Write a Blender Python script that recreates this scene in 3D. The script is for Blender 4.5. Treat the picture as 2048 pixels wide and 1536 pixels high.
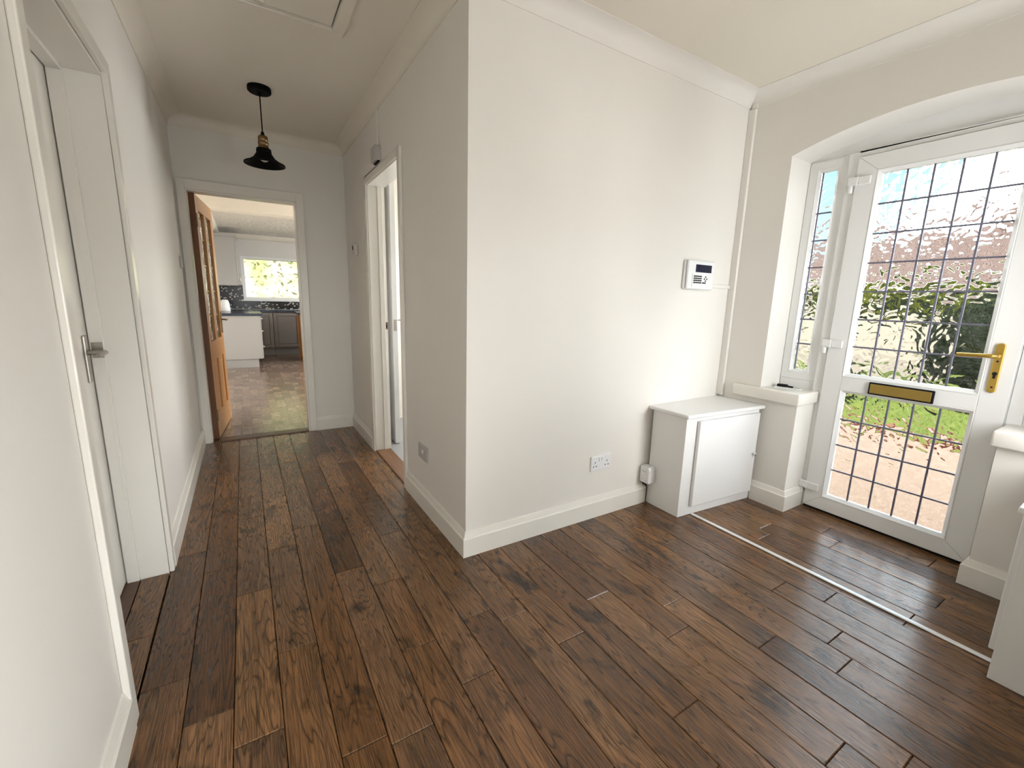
import bpy, bmesh, math, random
from mathutils import Vector, Matrix
random.seed(7)
sc = bpy.context.scene
COL = sc.collection
for o in list(bpy.data.objects): bpy.data.objects.remove(o)

# ------------------------------------------------------------------ camera
CAM = dict(f=864.80, yaw=-0.5528, pitch=0.1908, roll=0.0265, loc=(-0.8327, -1.7424, 1.2314))
def _cam():
    y, p, r = CAM['yaw'], CAM['pitch'], CAM['roll']
    fwd = Vector((-math.sin(y)*math.cos(p), math.cos(y)*math.cos(p), -math.sin(p)))
    right = Vector((math.cos(y), math.sin(y), 0)); up = right.cross(fwd)
    R = math.cos(r)*right + math.sin(r)*up; U = -math.sin(r)*right + math.cos(r)*up
    m = Matrix((R, U, -fwd)).transposed().to_4x4(); m.translation = Vector(CAM['loc'])
    cd = bpy.data.cameras.new('camera'); cd.sensor_width = 36; cd.lens = CAM['f']/2048*36; cd.clip_start = 0.02; cd.clip_end = 300
    co = bpy.data.objects.new('camera', cd); COL.objects.link(co); co.matrix_world = m; sc.camera = co
_cam()
# ------------------------------------------------------------------ light and exposure
sc.view_settings.view_transform = 'Standard'; sc.view_settings.look = 'None'
sc.view_settings.gamma = 1; sc.view_settings.use_curve_mapping = False
sc.view_settings.exposure = 0.68
sc.cycles.use_denoising = True
sc.cycles.max_bounces = 8; sc.cycles.diffuse_bounces = 4; sc.cycles.glossy_bounces = 3; sc.cycles.transmission_bounces = 8; sc.cycles.transparent_max_bounces = 8
sc.cycles.use_adaptive_sampling = True; sc.cycles.adaptive_threshold = 0.1
sc.cycles.sample_clamp_indirect = 8.0

SKY = 20.0
w = bpy.data.worlds.new('sky'); sc.world = w; w.use_nodes = True
nt = w.node_tree; nt.nodes.clear()
def N(nt, t, **k):
    n = nt.nodes.new(t)
    for a, b in k.items():
        if a.startswith('i_'):
            key = a[2:]; key = int(key) if key.isdigit() else key.replace('_', ' ')
            n.inputs[key].default_value = b
        else: setattr(n, a, b)
    return n
def ramp(nt, stops, interp='LINEAR'):
    n = nt.nodes.new('ShaderNodeValToRGB'); cr = n.color_ramp; cr.interpolation = interp
    while len(cr.elements) < len(stops): cr.elements.new(0.5)
    for e, (p, c) in zip(cr.elements, stops):
        e.position = p; e.color = (c[0], c[1], c[2], 1) if not isinstance(c, (int, float)) else (c, c, c, 1)
    return n
_tc = N(nt, 'ShaderNodeTexCoord'); _sx = N(nt, 'ShaderNodeSeparateXYZ')
nt.links.new(_tc.outputs['Generated'], _sx.inputs[0])
_g = ramp(nt, [(0.0, (.036, .054, .064)), (0.25, (.020, .036, .045)), (1.0, (.009, .023, .05))]); nt.links.new(_sx.outputs['Z'], _g.inputs[0])
_n = N(nt, 'ShaderNodeTexNoise', i_Scale=3.2, i_Detail=6.0, i_Roughness=0.6); nt.links.new(_tc.outputs['Generated'], _n.inputs['Vector'])
_c = ramp(nt, [(0.485, 0.0), (0.61, 1.0)]); nt.links.new(_n.outputs['Fac'], _c.inputs[0])
_m = N(nt, 'ShaderNodeMix', data_type='RGBA'); nt.links.new(_c.outputs[0], _m.inputs[0]); nt.links.new(_g.outputs[0], _m.inputs[6]); _m.inputs[7].default_value = (.62, .63, .64, 1)
_b = N(nt, 'ShaderNodeBackground', i_Strength=SKY); nt.links.new(_m.outputs[2], _b.inputs[0])
_o = N(nt, 'ShaderNodeOutputWorld'); nt.links.new(_b.outputs[0], _o.inputs[0])

sd = bpy.data.lights.new('sun', 'SUN'); sd.energy = 8.0; sd.angle = 0.02; sd.color = (1, .94, .84)
so = bpy.data.objects.new('sun', sd); COL.objects.link(so)
so.rotation_euler = Vector((0.03, -0.66, 0.75)).to_track_quat('Z', 'Y').to_euler()
def area(name, loc, aim, sx, sy, power, col=(1, 1, 1)):
    d = bpy.data.lights.new(name, 'AREA'); d.shape = 'RECTANGLE'; d.size = sx; d.size_y = sy; d.energy = power; d.color = col
    o = bpy.data.objects.new(name, d); COL.objects.link(o); o.location = loc
    o.rotation_euler = (-Vector(aim)).to_track_quat('Z', 'Y').to_euler()
    return o
# area lamps added at openings in unseen walls, to brighten the rooms
area('fill_lamp_side', (1.61, -1.97, 1.20), (0, 1, 0), 0.54, 1.00, 14, (.95, .975, 1))  # invented source, added to brighten the keypad wall
area('fill_lamp_rear', (0.50, -2.80, 0.85), (-1, 0, 0), 1.30, 1.20, 24, (.95, .975, 1))  # made-up source, added to brighten the near left wall
area('fill_lamp_end', (-0.40, -4.40, 1.25), (0, 1, 0), 1.10, 1.10, 1.5, (1, .97, .92))  # invented weak fill from behind the camera
area('assumed_lamp_kitchen_side', (2.55, 3.65, 1.40), (-1, 0, 0), 1.60, 1.60, 62, (1, .965, .91))  # lamp for an assumed, unseen side window, added to light the beam
area('fill_lamp_kitchen_far', (2.55, 6.60, 1.50), (-1, 0, 0), 1.60, 1.20, 30, (.88, .94, 1))  # added cool fill for the kitchen ceiling and floor sheen
area('fill_lamp_side_room', (1.75, 1.60, 1.45), (-1, 0, 0), 1.00, 1.00, 22, (1, 1, 1))  # added fill that makes the side room bright

# ------------------------------------------------------------------ materials
MATS = {}
def mat(name, col, rough=0.5, metal=0.0, spec=0.5, bump=None, var=None, coat=0.0, trans=0.0, ior=1.45):
    """bump=(scale, strength, distance) fine relief; var=(scale, amount) tonal wear"""
    if name in MATS: return MATS[name]
    m = bpy.data.materials.new(name); m.use_nodes = True; t = m.node_tree
    b = t.nodes['Principled BSDF']; b.inputs['Base Color'].default_value = (*col, 1); b.inputs['Roughness'].default_value = rough
    b.inputs['Metallic'].default_value = metal; b.inputs['Specular IOR Level'].default_value = spec; b.inputs['Coat Weight'].default_value = coat
    b.inputs['Transmission Weight'].default_value = trans; b.inputs['IOR'].default_value = ior
    geo = N(t, 'ShaderNodeNewGeometry')
    if bump:
        n = N(t, 'ShaderNodeTexNoise', i_Scale=bump[0], i_Detail=3.0); t.links.new(geo.outputs['Position'], n.inputs['Vector'])
        bp = N(t, 'ShaderNodeBump', i_Strength=bump[1], i_Distance=bump[2]); t.links.new(n.outputs['Fac'], bp.inputs['Height']); t.links.new(bp.outputs[0], b.inputs['Normal'])
    if var:
        n = N(t, 'ShaderNodeTexNoise', i_Scale=var[0], i_Detail=2.0); t.links.new(geo.outputs['Position'], n.inputs['Vector'])
        r = ramp(t, [(0.3, tuple(c*(1-var[1]) for c in col)), (0.7, tuple(min(1, c*(1+var[1]*.4)) for c in col))]); t.links.new(n.outputs['Fac'], r.inputs[0]); t.links.new(r.outputs[0], b.inputs['Base Color'])
    MATS[name] = m; return m

WALL = mat('wall_paint', (.80, .769, .713), .50, spec=.35, var=(1.3, .035))
CEIL = mat('ceiling_paint', (.78, .725, .63), .8, spec=.2)
GLOSS = mat('gloss_white_wood', (.81, .78, .715), .22, spec=.5)
CUPW = mat('cupboard_white', (.82, .815, .80), .35, spec=.45)
UPVC = mat('upvc_white', (.80, .80, .785), .28, spec=.5)
PLAST = mat('white_plastic', (.80, .80, .80), .3)
PLASTG = mat('grey_plastic', (.50, .48, .46), .35)
PLASTC = mat('cream_plastic', (.66, .63, .57), .35)
BLACK = mat('black_plastic', (.004, .004, .0045), .45, spec=.25)
DARK = mat('dark_void', (.01, .009, .008), .9)
BRASS = mat('gold_metal', (.62, .42, .10), .28, metal=1.0)
BRASSF = mat('brushed_gold', (.40, .28, .075), .42, metal=.85)
OLDBR = mat('aged_brass', (.22, .14, .07), .35, metal=1.0)
CHROME = mat('chrome', (.75, .75, .75), .15, metal=1.0)
NICKEL = mat('satin_nickel', (.42, .39, .34), .35, metal=1.0)
LEAD = mat('lead_strip', (.16, .16, .21), .45, metal=.4)
ALU = mat('bright_aluminium_strip', (.86, .86, .85), .3, metal=.35)
SCREEN = mat('dark_blue_screen', (.004, .006, .035), .12)
CREAMK = mat('kitchen_cabinet_cream', (.40, .385, .365), .4)
WORKT = mat('dark_worktop', (.022, .03, .05), .22, var=(60, .6))
TAUPE = mat('cabinet_taupe', (.20, .175, .155), .4)
CONC = mat('outer_render', (.5, .48, .45), .9)
BATHF = mat('grey_vinyl', (.36, .36, .36), .4)
BEIGE = mat('beige_laminate', (.70, .56, .40), .45)
CREAMW = mat('cream_kitchen_wall', (.86, .80, .70), .7)
LAMPB = mat('matt_black_lamp', (.003, .003, .003), .6, spec=.08)
BULB = mat('bulb_glass', (.36, .34, .31), .1)

def wood_floor():
    m = bpy.data.materials.new('dark_oak_board'); m.use_nodes = True; t = m.node_tree; L = t.links.new
    b = t.nodes['Principled BSDF']
    tc = N(t, 'ShaderNodeTexCoord'); oi = N(t, 'ShaderNodeObjectInfo')
    rv = N(t, 'ShaderNodeMath', operation='MULTIPLY', i_1=57.0); L(oi.outputs['Random'], rv.inputs[0])
    cx = N(t, 'ShaderNodeCombineXYZ'); L(rv.outputs[0], cx.inputs[0]); L(rv.outputs[0], cx.inputs[1]); L(rv.outputs[0], cx.inputs[2])
    ad = N(t, 'ShaderNodeVectorMath', operation='ADD'); L(tc.outputs['Object'], ad.inputs[0]); L(cx.outputs[0], ad.inputs[1])
    def mp(s):
        q = N(t, 'ShaderNodeVectorMath', operation='MULTIPLY'); L(ad.outputs[0], q.inputs[0]); q.inputs[1].default_value = s; return q.outputs[0]
    # cathedral grain: contour lines of a stretched noise
    n1 = N(t, 'ShaderNodeTexNoise', i_Scale=1.0, i_Detail=2.5, i_Roughness=.5, i_Distortion=.35); L(mp((10, .85, 5)), n1.inputs['Vector'])
    k = N(t, 'ShaderNodeMath', operation='MULTIPLY', i_1=34.0); L(n1.outputs['Fac'], k.inputs[0])
    fr = N(t, 'ShaderNodeMath', operation='FRACT'); L(k.outputs[0], fr.inputs[0])
    line = ramp(t, [(0.0, .1), (.08, .45), (.24, .95), (.5, 1.0), (.9, .85), (1.0, .2)]); L(fr.outputs[0], line.inputs[0])
    # fibres
    n2 = N(t, 'ShaderNodeTexNoise', i_Scale=1.0, i_Detail=4.0, i_Roughness=.65); L(mp((230, 9, 30)), n2.inputs['Vector'])
    fib = ramp(t, [(.36, .28), (.58, 1.0)]); L(n2.outputs['Fac'], fib.inputs[0])
    # smoky stains and knots
    n3 = N(t, 'ShaderNodeTexNoise', i_Scale=1.0, i_Detail=5.0, i_Roughness=.62, i_Distortion=.8); L(mp((9, 3.6, 5)), n3.inputs['Vector'])
    st = ramp(t, [(.27, .08), (.36, .50), (.44, 1.0)]); L(n3.outputs['Fac'], st.inputs[0])
    n4 = N(t, 'ShaderNodeTexVoronoi', i_Scale=1.0); L(mp((7.5, 2.6, 0)), n4.inputs['Vector'])
    kn = ramp(t, [(.03, .10), (.085, .75), (.13, 1.0)]); L(n4.outputs['Distance'], kn.inputs[0])
    n5 = N(t, 'ShaderNodeTexNoise', i_Scale=1.0, i_Detail=2.0); L(mp((14, 1.2, 3)), n5.inputs['Vector'])
    base = ramp(t, [(0.0, (.140, .057, .018)), (.35, (.225, .102, .036)), (.7, (.30, .150, .061)), (1.0, (.19, .098, .048))]); L(oi.outputs['Random'], base.inputs[0])
    tone = ramp(t, [(.3, .72), (.7, 1.18)]); L(n5.outputs['Fac'], tone.inputs[0])
    def mul(a, c, f=1.0):
        x = N(t, 'ShaderNodeMix', data_type='RGBA', blend_type='MULTIPLY'); x.inputs[0].default_value = f; L(a, x.inputs[6]); L(c, x.inputs[7]); return x.outputs[2]
    c = mul(base.outputs[0], tone.outputs[0]); c = mul(c, line.outputs[0], .82); c = mul(c, fib.outputs[0], .9); c = mul(c, st.outputs[0], .92); c = mul(c, kn.outputs[0], .8)
    L(c, b.inputs['Base Color'])
    rr = ramp(t, [(.3, .30), (.7, .17)]); L(n2.outputs['Fac'], rr.inputs[0]); L(rr.outputs[0], b.inputs['Roughness'])
    hs = N(t, 'ShaderNodeMath', operation='ADD'); L(fib.outputs[0], hs.inputs[0]); L(line.outputs[0], hs.inputs[1])
    bp = N(t, 'ShaderNodeBump', i_Strength=.22, i_Distance=.0012); L(hs.outputs[0], bp.inputs['Height']); L(bp.outputs[0], b.inputs['Normal'])
    b.inputs['Specular IOR Level'].default_value = .5; b.inputs['Coat Weight'].default_value = .12; b.inputs['Coat Roughness'].default_value = .16
    return m
OAK = wood_floor()

def pine(name, c0, c1, axis='Z', rough=.35):
    m = bpy.data.materials.new(name); m.use_nodes = True; t = m.node_tree; L = t.links.new; b = t.nodes['Principled BSDF']
    tc = N(t, 'ShaderNodeTexCoord'); s = {'Z': (55, 55, 2.2), 'X': (2.2, 55, 55), 'Y': (55, 2.2, 55)}[axis]
    q = N(t, 'ShaderNodeVectorMath', operation='MULTIPLY'); L(tc.outputs['Object'], q.inputs[0]); q.inputs[1].default_value = s
    n = N(t, 'ShaderNodeTexNoise', i_Scale=1.0, i_Detail=4.0, i_Distortion=.6); L(q.outputs[0], n.inputs['Vector'])
    r = ramp(t, [(.3, c0), (.7, c1)]); L(n.outputs['Fac'], r.inputs[0]); L(r.outputs[0], b.inputs['Base Color']); b.inputs['Roughness'].default_value = rough
    return m
PINE = pine('honey_oak_door', (.43, .20, .062), (.56, .29, .10)); PINEX = pine('honey_oak_rail', (.43, .20, .062), (.56, .29, .10), 'X')
PINED = pine('dark_door_edge', (.10, .035, .012), (.17, .065, .022))
THRESH = pine('oak_threshold', (.17, .08, .036), (.25, .125, .06), 'Y', .4)
DTHR = pine('dark_threshold', (.07, .032, .016), (.11, .05, .025), 'X', .35)

def pattern_glass():
    m = bpy.data.materials.new('textured_glass'); m.use_nodes = True; t = m.node_tree; L = t.links.new; t.nodes.remove(t.nodes['Principled BSDF'])
    g = N(t, 'ShaderNodeBsdfGlass', i_Roughness=0.0, i_IOR=1.45); g.inputs['Color'].default_value = (.97, .985, .98, 1)
    geo = N(t, 'ShaderNodeNewGeometry')
    n = N(t, 'ShaderNodeTexNoise', i_Scale=14.0, i_Detail=1.2, i_Roughness=.4, i_Distortion=1.0); L(geo.outputs['Position'], n.inputs['Vector'])
    n2 = N(t, 'ShaderNodeTexNoise', i_Scale=50.0, i_Detail=0.0); L(geo.outputs['Position'], n2.inputs['Vector'])
    a = N(t, 'ShaderNodeMath', operation='MULTIPLY_ADD', i_1=.12); L(n2.outputs['Fac'], a.inputs[0]); L(n.outputs['Fac'], a.inputs[2])
    bp = N(t, 'ShaderNodeBump', i_Strength=1.0, i_Distance=.0135); L(a.outputs[0], bp.inputs['Height']); L(bp.outputs[0], g.inputs['Normal'])
    L(g.outputs[0], t.nodes['Material Output'].inputs[0]); return m
TGLASS = pattern_glass()
def clear_glass():
    m = bpy.data.materials.new('clear_glass'); m.use_nodes = True; t = m.node_tree; L = t.links.new; t.nodes.remove(t.nodes['Principled BSDF'])
    tr = N(t, 'ShaderNodeBsdfTransparent'); tr.inputs[0].default_value = (.96, .98, .97, 1); gl = N(t, 'ShaderNodeBsdfGlossy', i_Roughness=.0)
    f = N(t, 'ShaderNodeFresnel', i_IOR=1.45); mx = N(t, 'ShaderNodeMixShader'); L(f.outputs[0], mx.inputs[0]); L(tr.outputs[0], mx.inputs[1]); L(gl.outputs[0], mx.inputs[2])
    L(mx.outputs[0], t.nodes['Material Output'].inputs[0]); return m
CGLASS = clear_glass()

def vinyl_blocks():
    m = bpy.data.materials.new('block_pattern_vinyl'); m.use_nodes = True; t = m.node_tree; L = t.links.new; b = t.nodes['Principled BSDF']
    geo = N(t, 'ShaderNodeNewGeometry')
    mp = N(t, 'ShaderNodeMapping'); mp.inputs['Rotation'].default_value = (0, 0, math.pi/2); L(geo.outputs['Position'], mp.inputs['Vector'])
    br = N(t, 'ShaderNodeTexBrick', i_Scale=1.0, i_Mortar_Size=.002, i_Brick_Width=.17, i_Row_Height=.085); br.inputs['Bias'].default_value = 0.0
    br.inputs['Color1'].default_value = (.17, .11, .08, 1); br.inputs['Color2'].default_value = (.33, .235, .175, 1); br.inputs['Mortar'].default_value = (.10, .06, .04, 1); L(mp.outputs[0], br.inputs['Vector'])
    n = N(t, 'ShaderNodeTexNoise', i_Scale=26.0, i_Detail=4.0); L(geo.outputs['Position'], n.inputs['Vector'])
    r = ramp(t, [(.3, .65), (.7, 1.15)]); L(n.outputs['Fac'], r.inputs[0])
    x = N(t, 'ShaderNodeMix', data_type='RGBA', blend_type='MULTIPLY'); x.inputs[0].default_value = 1; L(br.outputs['Color'], x.inputs[6]); L(r.outputs[0], x.inputs[7]); L(x.outputs[2], b.inputs['Base Color'])
    b.inputs['Roughness'].default_value = .2; b.inputs['Specular IOR Level'].default_value = .8
    n2 = N(t, 'ShaderNodeTexNoise', i_Scale=22.0, i_Detail=2.0); L(geo.outputs['Position'], n2.inputs['Vector'])
    bp = N(t, 'ShaderNodeBump', i_Strength=.45, i_Distance=.003); L(n2.outputs['Fac'], bp.inputs['Height']); L(bp.outputs[0], b.inputs['Normal'])
    return m
VINYL = vinyl_blocks()
def mosaic():
    m = bpy.data.materials.new('black_mosaic'); m.use_nodes = True; t = m.node_tree; L = t.links.new; b = t.nodes['Principled BSDF']
    geo = N(t, 'ShaderNodeNewGeometry'); mp = N(t, 'ShaderNodeMapping'); mp.inputs['Rotation'].default_value = (math.pi/2, 0, 0); L(geo.outputs['Position'], mp.inputs['Vector'])
    vm = N(t, 'ShaderNodeVectorMath', operation='SNAP'); vm.inputs[1].default_value = (.026, .020, .020); L(mp.outputs[0], vm.inputs[0])
    wn = N(t, 'ShaderNodeTexWhiteNoise'); L(vm.outputs[0], wn.inputs['Vector'])
    r = ramp(t, [(0, (.004, .004, .006)), (.86, (.012, .012, .016)), (.88, (.45, .42, .36)), (1, (.75, .72, .66))], 'CONSTANT'); L(wn.outputs['Value'], r.inputs[0]); L(r.outputs[0], b.inputs['Base Color'])
    b.inputs['Roughness'].default_value = .2; return m
MOSAIC = mosaic()
def artex():
    m = bpy.data.materials.new('textured_ceiling'); m.use_nodes = True; t = m.node_tree; L = t.links.new; b = t.nodes['Principled BSDF']
    b.inputs['Base Color'].default_value = (.78, .73, .66, 1); b.inputs['Roughness'].default_value = .7
    geo = N(t, 'ShaderNodeNewGeometry'); n = N(t, 'ShaderNodeTexNoise', i_Scale=9.0, i_Detail=5.0, i_Distortion=1.0); L(geo.outputs['Position'], n.inputs['Vector'])
    bp = N(t, 'ShaderNodeBump', i_Strength=1.0, i_Distance=.05); L(n.outputs['Fac'], bp.inputs['Height']); L(bp.outputs[0], b.inputs['Normal']); return m
ARTEX = artex()

# ------------------------------------------------------------------ mesh helpers
class MB:
    def __init__(s): s.v = []; s.f = []
    def add(s, vs, fs):
        n = len(s.v); s.v += [tuple(p) for p in vs]; s.f += [tuple(i+n for i in f) for f in fs]; return s
    def box(s, x0, x1, y0, y1, z0, z1):
        if x0 > x1: x0, x1 = x1, x0
        if y0 > y1: y0, y1 = y1, y0
        if z0 > z1: z0, z1 = z1, z0
        return s.add([(x0,y0,z0),(x1,y0,z0),(x1,y1,z0),(x0,y1,z0),(x0,y0,z1),(x1,y0,z1),(x1,y1,z1),(x0,y1,z1)],
                     [(0,3,2,1),(4,5,6,7),(0,1,5,4),(1,2,6,5),(2,3,7,6),(3,0,4,7)])
    def prism(s, poly, axis, a, b):
        """poly of 2D points extruded along axis: x->(y,z), y->(x,z), z->(x,y)"""
        def P(p, t): return {'x': (t, p[0], p[1]), 'y': (p[0], t, p[1]), 'z': (p[0], p[1], t)}[axis]
        n = len(poly); vs = [P(p, a) for p in poly] + [P(p, b) for p in poly]
        return s.add(vs, [tuple(range(n)), tuple(range(2*n-1, n-1, -1))] + [(i, i+n, (i+1) % n+n, (i+1) % n) for i in range(n)])
    def lathe(s, prof, c, axis='z', n=28, cap=True):
        vs = []
        for r, h in prof:
            for i in range(n):
                a = 2*math.pi*i/n; u, v = r*math.cos(a), r*math.sin(a)
                vs.append({'z': (c[0]+u, c[1]+v, c[2]+h), 'x': (c[0]+h, c[1]+u, c[2]+v), 'y': (c[0]+u, c[1]+h, c[2]+v)}[axis])
        k = len(prof); fs = []
        for j in range(k-1):
            for i in range(n): fs.append((j*n+i, j*n+(i+1) % n, (j+1)*n+(i+1) % n, (j+1)*n+i))
        if cap: fs.append(tuple(range(n-1, -1, -1))); fs.append(tuple((k-1)*n+i for i in range(n)))
        return s.add(vs, fs)
    def tube(s, pts, r, n=8):
        vs = []; fs = []; P = [Vector(p) for p in pts]; rr = r if isinstance(r, (list, tuple)) else [r]*len(P)
        up = Vector((0, 0, 1))
        for i, p in enumerate(P):
            d = (P[min(i+1, len(P)-1)] - P[max(i-1, 0)]).normalized()
            a = d.cross(up if abs(d.z) < .95 else Vector((1, 0, 0))).normalized(); b = d.cross(a)
            for j in range(n):
                t = 2*math.pi*j/n; vs.append(p + (a*math.cos(t) + b*math.sin(t))*rr[i])
        for i in range(len(P)-1):
            for j in range(n): fs.append((i*n+j, i*n+(j+1) % n, (i+1)*n+(j+1) % n, (i+1)*n+j))
        fs.append(tuple(range(n-1, -1, -1))); fs.append(tuple((len(P)-1)*n+j for j in range(n)))
        return s.add(vs, fs)
    def build(s, name, m, parent=None, bevel=0, seg=2, smooth=False, label=None, origin=None):
        off = WORLD.get(parent.name, Vector((0, 0, 0))) if parent else (Vector(origin) if origin else Vector((0, 0, 0)))
        me = bpy.data.meshes.new(name); me.from_pydata([tuple(Vector(p) - off) for p in s.v], [], s.f); me.validate()
        bm = bmesh.new(); bm.from_mesh(me); bmesh.ops.recalc_face_normals(bm, faces=bm.faces)
        if bevel:
            bmesh.ops.remove_doubles(bm, verts=bm.verts, dist=1e-6)
            es = [e for e in bm.edges if len(e.link_faces) == 2 and e.calc_face_angle(0) > .5]
            bmesh.ops.bevel(bm, geom=es, offset=bevel, segments=seg, affect='EDGES', profile=.5, clamp_overlap=True)
        bm.to_mesh(me); bm.free()
        if smooth:
            for p in me.polygons: p.use_smooth = True
            me.set_sharp_from_angle(angle=math.radians(40))
        me.materials.append(m); o = bpy.data.objects.new(name, me); COL.objects.link(o)
        if parent: o.parent = parent; WORLD[o.name] = off
        else: o.location = off; WORLD[o.name] = off
        if label: o['label'] = label
        return o
WORLD = {}
def tag(o, label, cat, group=None, kind=None):
    o['label'] = label; o['category'] = cat
    if group: o['group'] = group
    if kind: o['kind'] = kind
    return o
def thing(name, loc, label, cat, group=None, kind=None):
    o = bpy.data.objects.new(name, None); COL.objects.link(o); o.location = loc; o.empty_display_size = .05
    WORLD[o.name] = Vector(loc); return tag(o, label, cat, group, kind)
def B(*a): return MB().box(*a)
def struct(name, mb, m, label, cat, **k): return tag(mb.build(name, m, **k), label, cat, kind='structure')

# ------------------------------------------------------------------ dimensions
W, D, XD, H = 1.2066, 2.4942, 1.912, 2.485
XF = 2.15                    # inner plane of the front door frame
MY = -1.8254                 # y + y' = MY mirrors the porch side
YS = -1.825                  # wall facing the keypad wall
TL = .15

# ------------------------------------------------------------------ walls
b = MB()
for y0, y1, z0, z1 in ((-4.30, -.265, 0, H), (.52, D, 0, H), (-.265, .52, 2.0, H)): b.box(-W-TL, -W, y0, y1, z0-.05 if z0 == 0 else z0, z1)
struct('wall_left', b, WALL, 'long white painted wall on the left with a plain white door', 'wall')
b = MB()
for y0, y1, z0, z1 in ((0, .905, -.05, H), (1.676, D, -.05, H), (.905, 1.676, 2.03, H)): b.box(0, .10, y0, y1, z0, z1)
struct('wall_right', b, WALL, 'white corridor wall right of the pendant with an open doorway', 'wall')
struct('wall_back', B(.10, XD, 0, .10, -.05, H), WALL, 'broad white wall carrying the alarm keypad', 'wall')
b = MB()
b.box(-W, -1.144, D, D+.11, -.05, H).box(-.394, .10, D, D+.11, -.05, H).box(-1.144, -.394, D, D+.11, 1.99, H)
struct('wall_far', b, WALL, 'white end wall of the corridor around the kitchen doorway', 'wall')
# front wall with the arched opening
YA0, YA1 = -.281, MY+.281
zs, sag = 2.083, .102; half = (YA0-YA1)/2; yc = (YA0+YA1)/2; RA = (half*half+sag*sag)/(2*sag)
def arch_z(y): return zs + sag - RA + math.sqrt(max(RA*RA-(y-yc)**2, 0))
ay = [YA0 + (YA1-YA0)*i/28 for i in range(29)]
b = MB()
b.box(XD, 2.20, YA0, .10, -.05, H).box(XD, 2.20, YS-.10, YA1, -.05, H)
for i in range(28):
    ya, yb = ay[i], ay[i+1]
    b.prism([(ya, arch_z(ya)), (yb, arch_z(yb)), (yb, H), (ya, H)], 'x', XD, 2.20)
b.box(XD, 2.13, -.508, YA0, -.05, .665).box(XD, 2.13, YA1, MY+.508, -.05, .665)
struct('wall_front', b, WALL, 'white wall with a shallow arch around the glazed front door', 'wall', smooth=True)
b = MB()
b.box(.35, 1.34, YS-.12, YS, -.05, H).box(1.88, XD, YS-.12, YS, -.05, H).box(1.34, 1.88, YS-.12, YS, -.05, .70).box(1.34, 1.88, YS-.12, YS, 1.70, H)
struct('wall_side', b, WALL, 'white wall opposite the keypad wall, outside the picture', 'wall')
b = MB()
b.box(.35, .47, -4.30, -3.45, -.05, H).box(.35, .47, -2.15, YS-.12, -.05, H).box(.35, .47, -3.45, -2.15, -.05, .25).box(.35, .47, -3.45, -2.15, 1.45, H)
b.box(-W, -.95, -4.42, -4.30, -.05, H).box(.15, .47, -4.42, -4.30, -.05, H).box(-.95, .15, -4.42, -4.30, -.05, .7).box(-.95, .15, -4.42, -4.30, 1.8, H)
struct('wall_rear', b, WALL, 'white walls of the hall behind the viewpoint', 'wall')
# ceiling with the loft hatch hole
HX0, HX1, HY0, HY1 = -.98, -.368, .15, .732
b = MB()
b.box(-W-TL, HX0, -4.42, D+.11, H, H+.10).box(HX1, 2.2, -4.42, D+.11, H, H+.10).box(HX0, HX1, -4.42, HY0, H, H+.10).box(HX0, HX1, HY1, D+.11, H, H+.10)
struct('ceiling', b, CEIL, 'plain off-white ceiling over hall and corridor', 'ceiling')
hatch = thing('loft_hatch', ((HX0+HX1)/2, (HY0+HY1)/2, H), 'square white loft hatch with flat frame in the corridor ceiling', 'loft hatch')
B(HX0+.002, HX1-.006, HY0+.004, HY1-.004, H+.006, H+.024).build('panel', CEIL, hatch, bevel=.002)
b = MB(); e = .052
b.box(HX0-e, HX1+e, HY1, HY1+e*.75, H-.010, H+.001).box(HX0-e, HX1+e, HY0-e, HY0, H-.010, H+.001).box(HX0-e, HX0, HY0, HY1, H-.010, H+.001).box(HX1, HX1+e, HY0, HY1, H-.010, H+.001)
b.build('frame', CEIL, hatch, bevel=.003)
B(HX0-.01, HX1+.01, HY0-.01, HY1+.01, H+.06, H+.07).build('loft_dark_board', DARK, hatch)  # near-black board standing in for the dark above the hatch
MB().lathe([(.012, 0), (.012, -.006), (.006, -.008)], (-.667, .708, H+.006)).build('catch', PLASTC, hatch, smooth=True)

# ------------------------------------------------------------------ swept trims (coving, skirting)
def sweep(poly, prof, skip_start=None, skip_end=None):
    """poly: plan corner points, the room lies to the right of travel; prof: closed list of (offset from wall, z). Mitred at inner corners; returns MB per segment."""
    P = [Vector((p[0], p[1])) for p in poly]; segs = []
    def nrm(a, b2): d = (b2-a).normalized(); return Vector((d.y, -d.x))
    ns = [nrm(P[i], P[i+1]) for i in range(len(P)-1)]
    def at(i, off):
        if i == 0: return P[0] + ns[0]*off
        if i == len(P)-1: return P[-1] + ns[-1]*off
        n = ns[i-1] + ns[i]; n.normalize(); return P[i] + n*(off/n.dot(ns[i]))
    for i in range(len(P)-1):
        k = len(prof); vs = []
        for j in (i, i+1):
            for off, z in prof: q = at(j, off); vs.append((q.x, q.y, z))
        segs.append(MB().add(vs, [tuple(range(k)), tuple(range(2*k-1, k-1, -1))] + [(a, a+k, (a+1) % k+k, (a+1) % k) for a in range(k)]))
    return segs
cv = [(0, H), (.085, H), (.085, H-.004)]
for i in range(7):
    a = math.pi/2*i/6; cv.append((.082-.077*math.sin(a), H-.004-(.063)*(1-math.cos(a))))
cv += [(.005, H-.072), (0, H-.072)]
names = ['coving along the left corridor wall', 'coving over the kitchen doorway wall', 'coving along the right corridor wall', 'coving above the alarm keypad wall', 'coving above the arched front door', 'coving on the wall opposite the keypad']
cv_soft = [(0, H), (.085, H)] + [(.085-.085*math.sin(math.pi/2*i/8), H-.072*(1-math.cos(math.pi/2*i/8))) for i in range(1, 9)]
run_ = [(-W, -4.3), (-W, D), (0, D), (0, 0), (XD, 0), (XD, YS), (.35, YS)]
soft_ = sweep(run_, cv_soft)
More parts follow.
